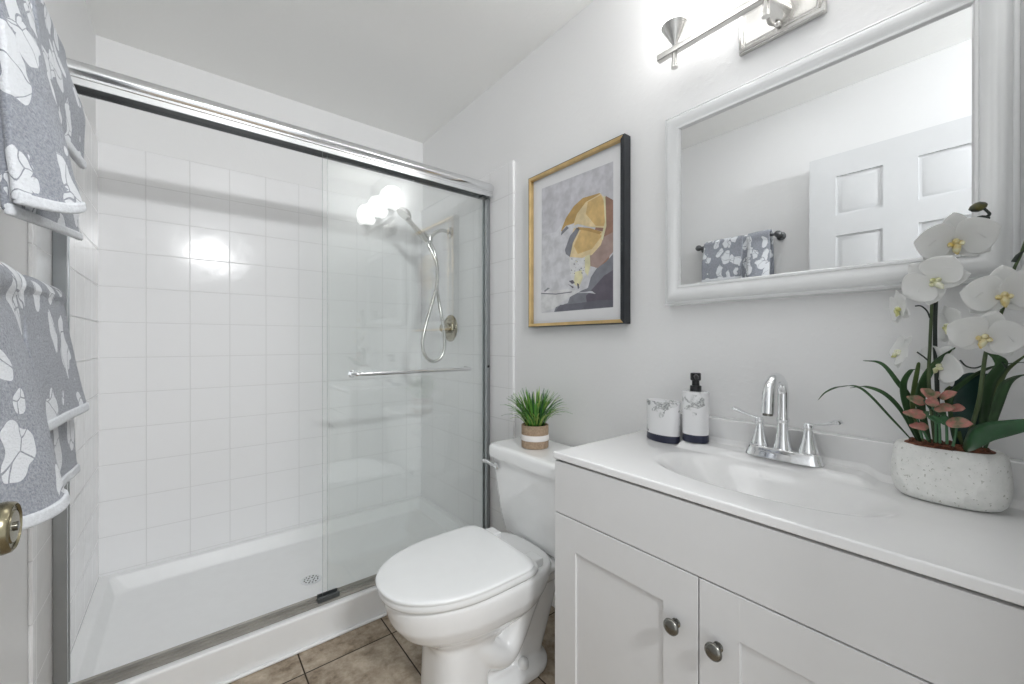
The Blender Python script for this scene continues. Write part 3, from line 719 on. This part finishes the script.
    poly([(569, 281), (573, 280), (575, 283), (572, 284)], 2, 10); poly([(568, 284), (574, 287), (573, 288.4)], 2, 10); poly([(577, 283), (579, 284), (579.6, 288), (578, 289)], 10, 10)
    m.build('art_print', mats, t, fix=False)
picture()

# ------------------------------------------------------------------ towels on the left wall
XBAR = -.228
def towel_bar(z, label, ya=.862):
    t = thing('towel_bar', (XL, 1.08, z), label, 'towel bar', 'towel bars on the left wall')
    m = MB(); m.lathe([(.007, ya), (.007, 1.303)], (XBAR, 0, z), 'Y', 16); m.build('rod', M['pewter'], t)
    for y, s in ((ya, -1), (1.303, 1)):
        m = MB(); m.lathe([(.024, .0005), (.024, .006), (.012, .012), (.009, .05), (.010, XBAR-XL)], (XL, y-s*.0, z), 'X', 20); p = m.build('post', M['pewter'], t)
        m = MB(); m.lathe([(.001, -.019), (.010, -.017), (.017, -.009), (.019, 0), (.017, .009), (.010, .017), (.001, .019)], (XBAR, y+s*.006, z), 'Y', 20); m.build('finial_ball', M['pewter'], p)
towel_bar(H+.605, 'upper dark pewter towel bar with ball ends, mostly under a towel')
towel_bar(H+.086, 'lower dark pewter towel bar hidden under the hanging bath towel', .785)

def drape(m, y0, y1, zbar, r, zf, zb, offf, curl=0, rise=0, nu=64, nv=30, jig=.004, seed=0, hem_out=None, taper=0):
    """one layer hung over the bar; offf(v, t) pushes the front out into the room (v across, t down)"""
    lf, lb = zbar-zf, zbar-zb; arc = PI*r
    def P(u, v, push=0.0):
        s = u*(lf+arc+lb); y = y0+(y1-y0)*v
        nz = noise.noise((y*9+seed, s*7, seed*2.1))*jig+noise.noise((y*26, s*22, seed))*jig*.4
        if s < lf:
            t = 1-s/lf; x = XBAR+r+offf(v, t)+nz+push; z = zbar-t*lf-curl*t*math.sin(PI*v)*.5+rise*v*t*t
            yy = y+(v-.5)*taper*t
        elif s < lf+arc:
            a = (s-lf)/r; x = XBAR+(r+push)*math.cos(a)+nz*.5; z = zbar+(r+push)*math.sin(a)+nz; yy = y
        else:
            t = (s-lf-arc)/lb; x = max(XL+.008, XBAR-r-nz*.5-.02*t); z = zbar-t*lb; yy = y
        return Vector((x, yy, z))
    m.grid(lambda u, v: P(u, v), nu, nv)
    if hem_out is not None:
        k = .018/(lf+arc+lb)
        hem_out.grid(lambda u, v: P(u*k-.0015, v, .0035 if u > .0 else .002)-Vector((0, 0, .004)), 4, nv)
def towels():
    zb = H+.605
    t = thing('hand_towel', (XBAR, 1.08, zb), 'blue-grey hand towel with white floral pattern folded over the upper bar', 'towel', 'floral towels on the left wall')
    m, hm = MB(), MB()
    bul = lambda v: math.sin(PI*min(1, max(0, v)))**.6
    drape(m, 1.03, 1.262, zb, .025, H+.375, H+.38, lambda v, q: .000+.029*smooth(0, .6, q)*(.25+.75*v), hem_out=hm, seed=4)
    drape(m, .900, 1.255, zb, .0185, H+.185, H+.33, lambda v, q: -.004+.036*q*(.35+.65*v), rise=.035, hem_out=hm, seed=9)
    prof = lambda v: math.sin(PI*.5*min(1, v/.8))*(1 if v < .80 else math.sqrt(max(0, 1-((v-.80)/.20)**2)))
    drape(m, .889, 1.005, zb, .028, H+.200, H+.34, lambda v, q: (-.014+.022*q)*smooth(0, .08, q)+(.004+.050*q)*prof(v)*smooth(0, .08, q), rise=.036, curl=.02, hem_out=hm, seed=1)
    m.build('cloth', M['towel_a'], t, solid=.011, sub=1); hm.build('hem', M['hem'], t, solid=.012, sub=1)
    zb = H+.086
    t = thing('bath_towel', (XBAR, 1.05, zb), 'larger floral blue-grey bath towel hanging from the lower bar behind the door knob', 'towel', 'floral towels on the left wall')
    m, hm = MB(), MB()
    drape(m, .98, 1.270, zb, .027, H-.145, H-.2, lambda v, q: -.006+.034*q*(.7+.3*v), hem_out=hm, seed=14, taper=.01)
    drape(m, .93, 1.255, zb, .0205, H-.272, H-.25, lambda v, q: -.001+.025*q*(.5+.5*v), hem_out=hm, seed=19)
    drape(m, .80, .955, zb, .030, H-.240, H-.22, lambda v, q: (-.015+.018*q)*smooth(0, .08, q)+(.002+.046*q)*prof(v)*smooth(0, .08, q), curl=.02, hem_out=hm, seed=11)
    m.build('cloth', M['towel_b'], t, solid=.011, sub=1); hm.build('hem', M['hem'], t, solid=.012, sub=1)
towels()

# ------------------------------------------------------------------ orchid arrangement
def orchid():
    cx, cy, z = 1.138, .088, ZT
    t = thing('orchid_arrangement', (cx, cy, z), 'white artificial orchids with red-edged succulents in a speckled oval stone pot', 'plant')
    # pot: rounded oblong, the front shaved to a flat oval
    m = MB(); prof = [(0, .026), (.0005, .020), (.004, .0125), (.012, .006), (.026, .0015), (.042, 0), (.060, .0006), (.085, .003), (.098, .0055), (.1035, .0085), (.1055, .012), (.1045, .0165)]
    hx, hy = .054, .080
    m.loft([[(x, y, z+.0006+zz) for x, y, _ in sell(cx, cy, hx-i, hy-i, 2.4, 0, 72)] for zz, i in prof])
    n = Vector((-1, .10, .20)).normalized(); pco = Vector((cx-.0440, cy+.004, z+.050))
    g = bmesh.ops.bisect_plane(m.bm, geom=m.bm.verts[:]+m.bm.edges[:]+m.bm.faces[:], plane_co=pco, plane_no=n, clear_outer=True)
    ed = [e for e in g['geom_cut'] if isinstance(e, bmesh.types.BMEdge)]
    bmesh.ops.holes_fill(m.bm, edges=ed, sides=0)
    tt = NT('speckled_stone'); p = tt.n('ShaderNodeTexCoord').outputs['Object']
    nz = tt.noise(p, 60, 5, .65); sp = tt.noise(p, 210, 2)
    col = tt.mix(tt.math('GREATER_THAN', sp.outputs['Fac'], .67), tt.ramp(nz.outputs['Fac'], [(.3, (.76, .77, .745)), (.7, (.85, .85, .83))]), (.52, .52, .48))
    tt.set(col, .7); tt.bump(tt.math('ADD', nz.outputs['Fac'], sp.outputs['Fac']), .35, .003)
    m.build('pot', tt.m, t)
    m = MB()
    rg = random.Random(11)
    m.loft([[(x, y, z+.1045) for x, y, _ in sell(cx, cy, hx-.0185, hy-.0185, 2.7, 0, 48)], [(x, y, z+.107) for x, y, _ in sell(cx, cy, hx-.024, hy-.024, 2.9, 0, 48)], [(x, y, z+.109) for x, y, _ in sell(cx, cy, .01, .02, 2.5, 0, 48)]])
    for _ in range(90):
        a = rg.uniform(0, 2*PI); q = math.sqrt(rg.random()); x, y = cx+.028*q*math.cos(a), cy+.054*q*math.sin(a); r = rg.uniform(.003, .006)
        m.lathe([(.0005, -r*.7), (r*.8, -r*.3), (r, .1*r), (r*.6, r*.6), (.0005, r*.8)], (x, y, z+.1085), 'Z', 7)
    m.build('bark_chips', mottled('red_brown_bark', (.06, .025, .015), (.25, .09, .045), 120, .8), t)
    zs = z+.108
    green = lambda n_, c, r=.4: plain(n_, c, r, var=.3, scale=14)
    G1 = green('leaf_green', (.035, .085, .03)); G2 = green('leaf_dark_teal', (.018, .055, .045), .3); G3 = green('leaf_olive', (.075, .115, .035)); ST = green('stem_dark', (.018, .028, .022)); STG = green('stem_green', (.055, .085, .03))
    V3 = Vector
    def PX(px, py, X): return on_x(px, py, X)
    def ribbon(pts, wd, mat, side, fold=.25, name='blade_leaf', n=8, peak=.4):
        sp_ = spline(pts, n); N = len(sp_)-1; mm = MB(); rows = []
        for i, p_ in enumerate(sp_):
            q = i/N; tn = (sp_[min(i+1, N)]-sp_[max(i-1, 0)]).normalized(); sd = (side-tn*side.dot(tn)).normalized(); up_ = sd.cross(tn)
            ww = wd*(math.sin(PI*min(1, (q*.5/peak if q < peak else .5+.5*(q-peak)/(1-peak))))**.75*.9+.1*(1-q))+.0003
            rows.append([mm.bm.verts.new(p_+sd*(ww*s)+up_*(fold*ww*abs(s))) for s in (-1, -.5, 0, .5, 1)])
        for a_, b_ in zip(rows, rows[1:]):
            for i in range(4): mm.face([a_[i], a_[i+1], b_[i+1], b_[i]])
        return mm.build(name, mat, t, solid=.0009)
    side = V3((.55, -.8, .1))
    base = lambda dx, dy: V3((cx+dx, cy+dy, zs-.006))
    # long thin blades on the left, in the order they fan out
    ribbon([base(0, .045), PX(893, 420, 1.135), PX(862, 389, 1.12), PX(840, 387, 1.11), PX(826, 392, 1.10), PX(818, 400, 1.095)], .0022, G1, side)
    ribbon([base(.004, .040), PX(902, 412, 1.14), PX(885, 394, 1.13), PX(866, 387, 1.12), PX(850, 388, 1.115)], .0040, G1, side)
    ribbon([base(.0, .035), PX(910, 400, 1.14), PX(898, 383, 1.13), PX(882, 364, 1.12), PX(863, 360.5, 1.11)], .0045, G1, side)
    ribbon([base(-.004, .036), PX(907, 410, 1.13), PX(903, 385, 1.125), PX(910, 371, 1.12), PX(918, 369, 1.12)], .0060, G1, side)
    ribbon([base(-.008, .030), PX(913, 410, 1.12), PX(914, 388, 1.12), PX(918, 366, 1.12), PX(919, 362, 1.12)], .0045, G3, side)
    ribbon([base(-.006, .022), PX(920, 405, 1.12), PX(924, 380, 1.115), PX(938, 360, 1.11), PX(956, 347, 1.10)], .0085, G1, side)
    # right hand blades
    ribbon([base(.004, -.010), PX(950, 400, 1.13), PX(966, 380, 1.13), PX(985, 369, 1.12), PX(1003, 364, 1.11), PX(1026, 362, 1.10)], .0052, G1, side)
    ribbon([base(.010, -.035), PX(990, 405, 1.14), PX(999, 380, 1.13), PX(1008, 368, 1.12), PX(1030, 352, 1.11)], .0062, G3, side)
    ribbon([base(.006, -.040), PX(985, 400, 1.13), PX(988, 382, 1.12), PX(1000, 365, 1.11), PX(996, 358, 1.10), PX(986, 352, 1.10)], .0105, G1, side)
    ribbon([base(.0, -.045), PX(995, 410, 1.12), PX(1004, 385, 1.11), PX(1016, 376, 1.10), PX(1032, 374, 1.09)], .0085, G1, side)
    ribbon([base(.008, -.02), PX(948, 398, 1.15), PX(955, 385, 1.15), PX(962, 380, 1.15), PX(971, 374, 1.14)], .0080, G3, side)
    # broad orchid leaves
    ribbon([base(.012, -.014), PX(966, 415, 1.15), PX(974, 392, 1.15), PX(984, 378, 1.145), PX(990, 374, 1.14)], .034, G2, V3((.3, -.95, 0)), .12, 'broad_leaf', peak=.55)
    ribbon([base(-.018, -.020)+V3((0, 0, .004)), PX(970, 440, 1.075), PX(985, 432, 1.06), PX(1005, 428, 1.05), PX(1030, 424, 1.04), PX(1050, 422, 1.03)], .017, green('leaf_deep_green', (.02, .075, .028), .28), V3((.35, .25, .9)), .2, 'broad_leaf', peak=.25)
    # flower stems
    def stem(pts, r, mat): m_ = MB(); sp_ = spline(pts, 8); m_.tube(sp_, [r*(1-.4*i/len(sp_)) for i in range(len(sp_))], 10); return m_.build('flower_stem', mat, t)
    stem([base(.004, .012), PX(937, 385, 1.125), PX(935, 340, 1.12), PX(936, 300, 1.12), PX(940, 268, 1.125), PX(958, 240, 1.13), PX(975, 228, 1.13), PX(981, 220, 1.13), PX(989, 215, 1.13), PX(988, 212, 1.13), PX(982, 207, 1.13)], .0036, ST)
    stem([base(-.002, .016), PX(929, 385, 1.11), PX(930, 345, 1.11), PX(932, 300, 1.11), PX(934, 285, 1.11)], .0032, STG)
    stem([base(.0, -.022), PX(978, 405, 1.10), PX(982, 380, 1.10), PX(986, 352, 1.10), PX(994, 330, 1.11), PX(1006, 300, 1.12), PX(1013, 272, 1.12), PX(1020, 256, 1.12), PX(1026, 240, 1.12)], .0034, STG)
    for a_ in ([(930, 318), (927, 311), (921, 306), (915, 306)], [(930, 362), (924, 357), (917, 352)], [(984, 365), (975, 368), (966, 366), (960, 360)], [(990, 352), (998, 356), (1006, 368)]):
        m_ = MB(); m_.tube(spline([PX(x, y, 1.108) for x, y in a_], 5), .0013, 8); m_.build('flower_stalk', ST, t)
    # buds
    for px, py, ang in ((978, 207, .2), (980.5, 220.5, .5)):
        c = PX(px, py, 1.13); m_ = MB(); rr = []
        ax = V3((.25, -.9, .2+ang*.2)).normalized(); sx_ = ax.cross(V3((0, 0, 1))).normalized(); sy_ = ax.cross(sx_)
        for r, q in ((.0005, -.0125), (.0055, -.009), (.0088, -.002), (.0085, .004), (.0048, .010), (.0005, .0125)):
            rr.append([c+ax*q+sx_*(r*math.cos(2*PI*k/14))+sy_*(r*math.sin(2*PI*k/14)) for k in range(14)])
        m_.loft(rr); tag(m_.build('bud', mottled('bud_green', (.02, .03, .035), (.12, .11, .02), 60, .35) if ang < .3 else ST, t), 'dark closed bud')
    m_ = MB(); m_.tube([PX(1014, 262, 1.12), PX(1018, 256, 1.12), PX(1024, 250, 1.12)], [.004, .0035, .0015], 10); m_.build('bud', ST, t)
    # flowers
    pt = NT('white_petal'); pt.set((.92, .92, .92), .5, sss=.0); pt.b.inputs['Transmission Weight'].default_value = 0
    trn = pt.n('ShaderNodeBsdfTranslucent'); trn.inputs[0].default_value = (.93, .94, .92, 1); mx = pt.n('ShaderNodeMixShader'); mx.inputs[0].default_value = .42
    pt.l(pt.b.outputs[0], mx.inputs[1]); pt.l(trn.outputs[0], mx.inputs[2]); pt.l(mx.outputs[0], pt.t.nodes['Material Output'].inputs[0])
    lipm = mottled('yellow_lip', (.60, .42, .08), (.80, .78, .55), 70, .45); lipg = mottled('pale_green_lip', (.52, .52, .18), (.80, .80, .66), 70, .45)
    def petal(m_, c, out, nrm, ln, wd, cup, n_=8):
        sd = nrm.cross(out).normalized(); rows = []
        for i in range(n_+1):
            q = i/n_; prof_ = math.sin(PI*(q**.72))**.62 if 0 < q < 1 else 0
            row = []
            for s in (-1, -.6, 0, .6, 1):
                rip = .002*math.sin(9*q+3*s)
                row.append(m_.bm.verts.new(c+out*(ln*q)+sd*(wd*.5*prof_*s+ (0.0012*s if q < .05 else 0))+nrm*(cup*ln*(q*q*.7-.25*q)+.10*wd*s*s*prof_+rip*q+.001)))
            rows.append(row)
        for a_, b_ in zip(rows, rows[1:]):
            for i in range(4): m_.face([a_[i], a_[i+1], b_[i+1], b_[i]])
    def flower(px, py, X, nrm, roll, size, lip=lipm, cup=.15):
        c = PX(px, py, X); nrm = V3(nrm).normalized(); u = (V3((0, 0, 1))-nrm*nrm.z)
        if u.length < .05: u = V3((1, 0, 0))
        u = Matrix.Rotation(roll, 3, nrm) @ u.normalized(); rt_ = nrm.cross(u)
        rot = lambda a_: (u*math.cos(a_)+rt_*math.sin(a_)).normalized()
        m_ = MB()
        for a_ in (0, 2.2, -2.2): petal(m_, c-nrm*.0015, rot(a_), nrm, size*.95, size*.78, cup*.8)
        for a_ in (1.35, -1.35): petal(m_, c+nrm*.001, rot(a_), nrm, size, size*1.3, cup)
        f_ = m_.build('flower', pt.m, t, solid=.0007, sub=1)
        m_ = MB()
        m_.lathe([(.0005, 0), (.0035, .001), (.0042, .004), (.003, .008), (.0005, .0095)], (0, 0, 0), 'Z', 12)
        for sgn in (-1, 1): m_.lathe([(.0005, -.004), (.003, -.002), (.004, .002), (.0025, .006), (.0005, .007)], (sgn*.0055, -.004, .003), 'Z', 10)
        m_.tube([(0, -.003, .003), (0, -.009, .007), (0, -.015, .006), (0, -.019, .010)], [.004, .005, .0042, .001], 10)
        k = size/.046; B = Matrix((rt_, u, nrm)).transposed().to_4x4(); B.translation = c+nrm*.002
        bmesh.ops.transform(m_.bm, matrix=B @ Matrix.Scale(k, 4), verts=m_.bm.verts)
        m_.build('lip', lip, f_)
    flower(955, 240, 1.095, (-.75, -.20, -.42), .12, .056)
    flower(934, 280, 1.085, (-.78, .10, -.20), .75, .050, lipg)
    flower(901, 308, 1.115, (-.45, .85, -.10), .2, .040, lipg)
    flower(902, 352, 1.12, (-.40, .75, .25), -.5, .040, lipg)
    flower(951, 325, 1.12, (-.50, .80, -.05), .3, .042, lipg)
    flower(942, 365, 1.12, (-.62, .55, -.05), -.5, .045, lipg)
    flower(1003, 293, 1.075, (-.80, -.20, -.32), .1, .052)
    flower(985, 335, 1.075, (-.80, -.05, -.36), -.25, .050)
    flower(1028, 284, 1.095, (-.55, -.55, -.3), .3, .048)
    # succulent rosettes with red-flushed leaves
    red = NT('red_flushed_leaf'); p = red.n('ShaderNodeTexCoord').outputs['Object']; nz = red.noise(p, 75, 3)
    red.set(red.ramp(nz.outputs['Fac'], [(.30, (.09, .13, .06)), (.44, (.24, .17, .11)), (.55, (.40, .15, .13)), (.72, (.44, .25, .19))]), .45)
    def sleaf(px, py, X, dx, dz, ln, wd, mat=red.m):
        c = PX(px, py, X); out = V3((-.15, -dx, dz)).normalized(); nrm = V3((-.62, 0, .78)); m_ = MB(); nrm = (nrm-out*nrm.dot(out)).normalized()
        petal(m_, c-out*(ln*.5), out, nrm, ln*1.12, wd*1.45, .15, 8); m_.build('succulent_leaf', mat, t, solid=.0022, sub=1)
    for a_ in ((928, 394, 1.088, -.8, .6, .022, .016), (936, 396, 1.085, .7, .7, .016, .012), (948, 396, 1.085, .9, .5, .024, .015), (917, 401, 1.092, -.95, .35, .026, .016), (916, 415, 1.085, -1, .05, .030, .018),
               (944, 409, 1.080, .95, .15, .026, .017), (957, 409, 1.090, 1, .1, .018, .015), (920, 427, 1.083, -1, -.05, .024, .015), (958, 424, 1.072, 1, .05, .031, .020), (933, 402, 1.08, .1, .9, .018, .014)): sleaf(*a_)
    GS = green('succulent_green', (.05, .13, .06))
    for px, py, X in ((929, 405, 1.09), (939, 412, 1.085), (925, 416, 1.09), (935, 420, 1.08), (945, 420, 1.085)): sleaf(px, py, X, random.uniform(-1, 1), .4, .02, .011, GS)
    for x1_, y1_, x2_, y2_ in ((936, 442, 934, 405), (922, 438, 917, 417), (928, 440, 921, 428), (947, 444, 945, 412), (953, 446, 957, 426), (940, 443, 938, 415)):
        m_ = MB(); m_.tube([PX(x1_, y1_, 1.095), PX((x1_+x2_)/2+.6, (y1_+y2_)/2, 1.09), PX(x2_, y2_, 1.085)], [.0022, .002, .0015], 8); m_.build('succulent_stem', GS, t)
orchid()
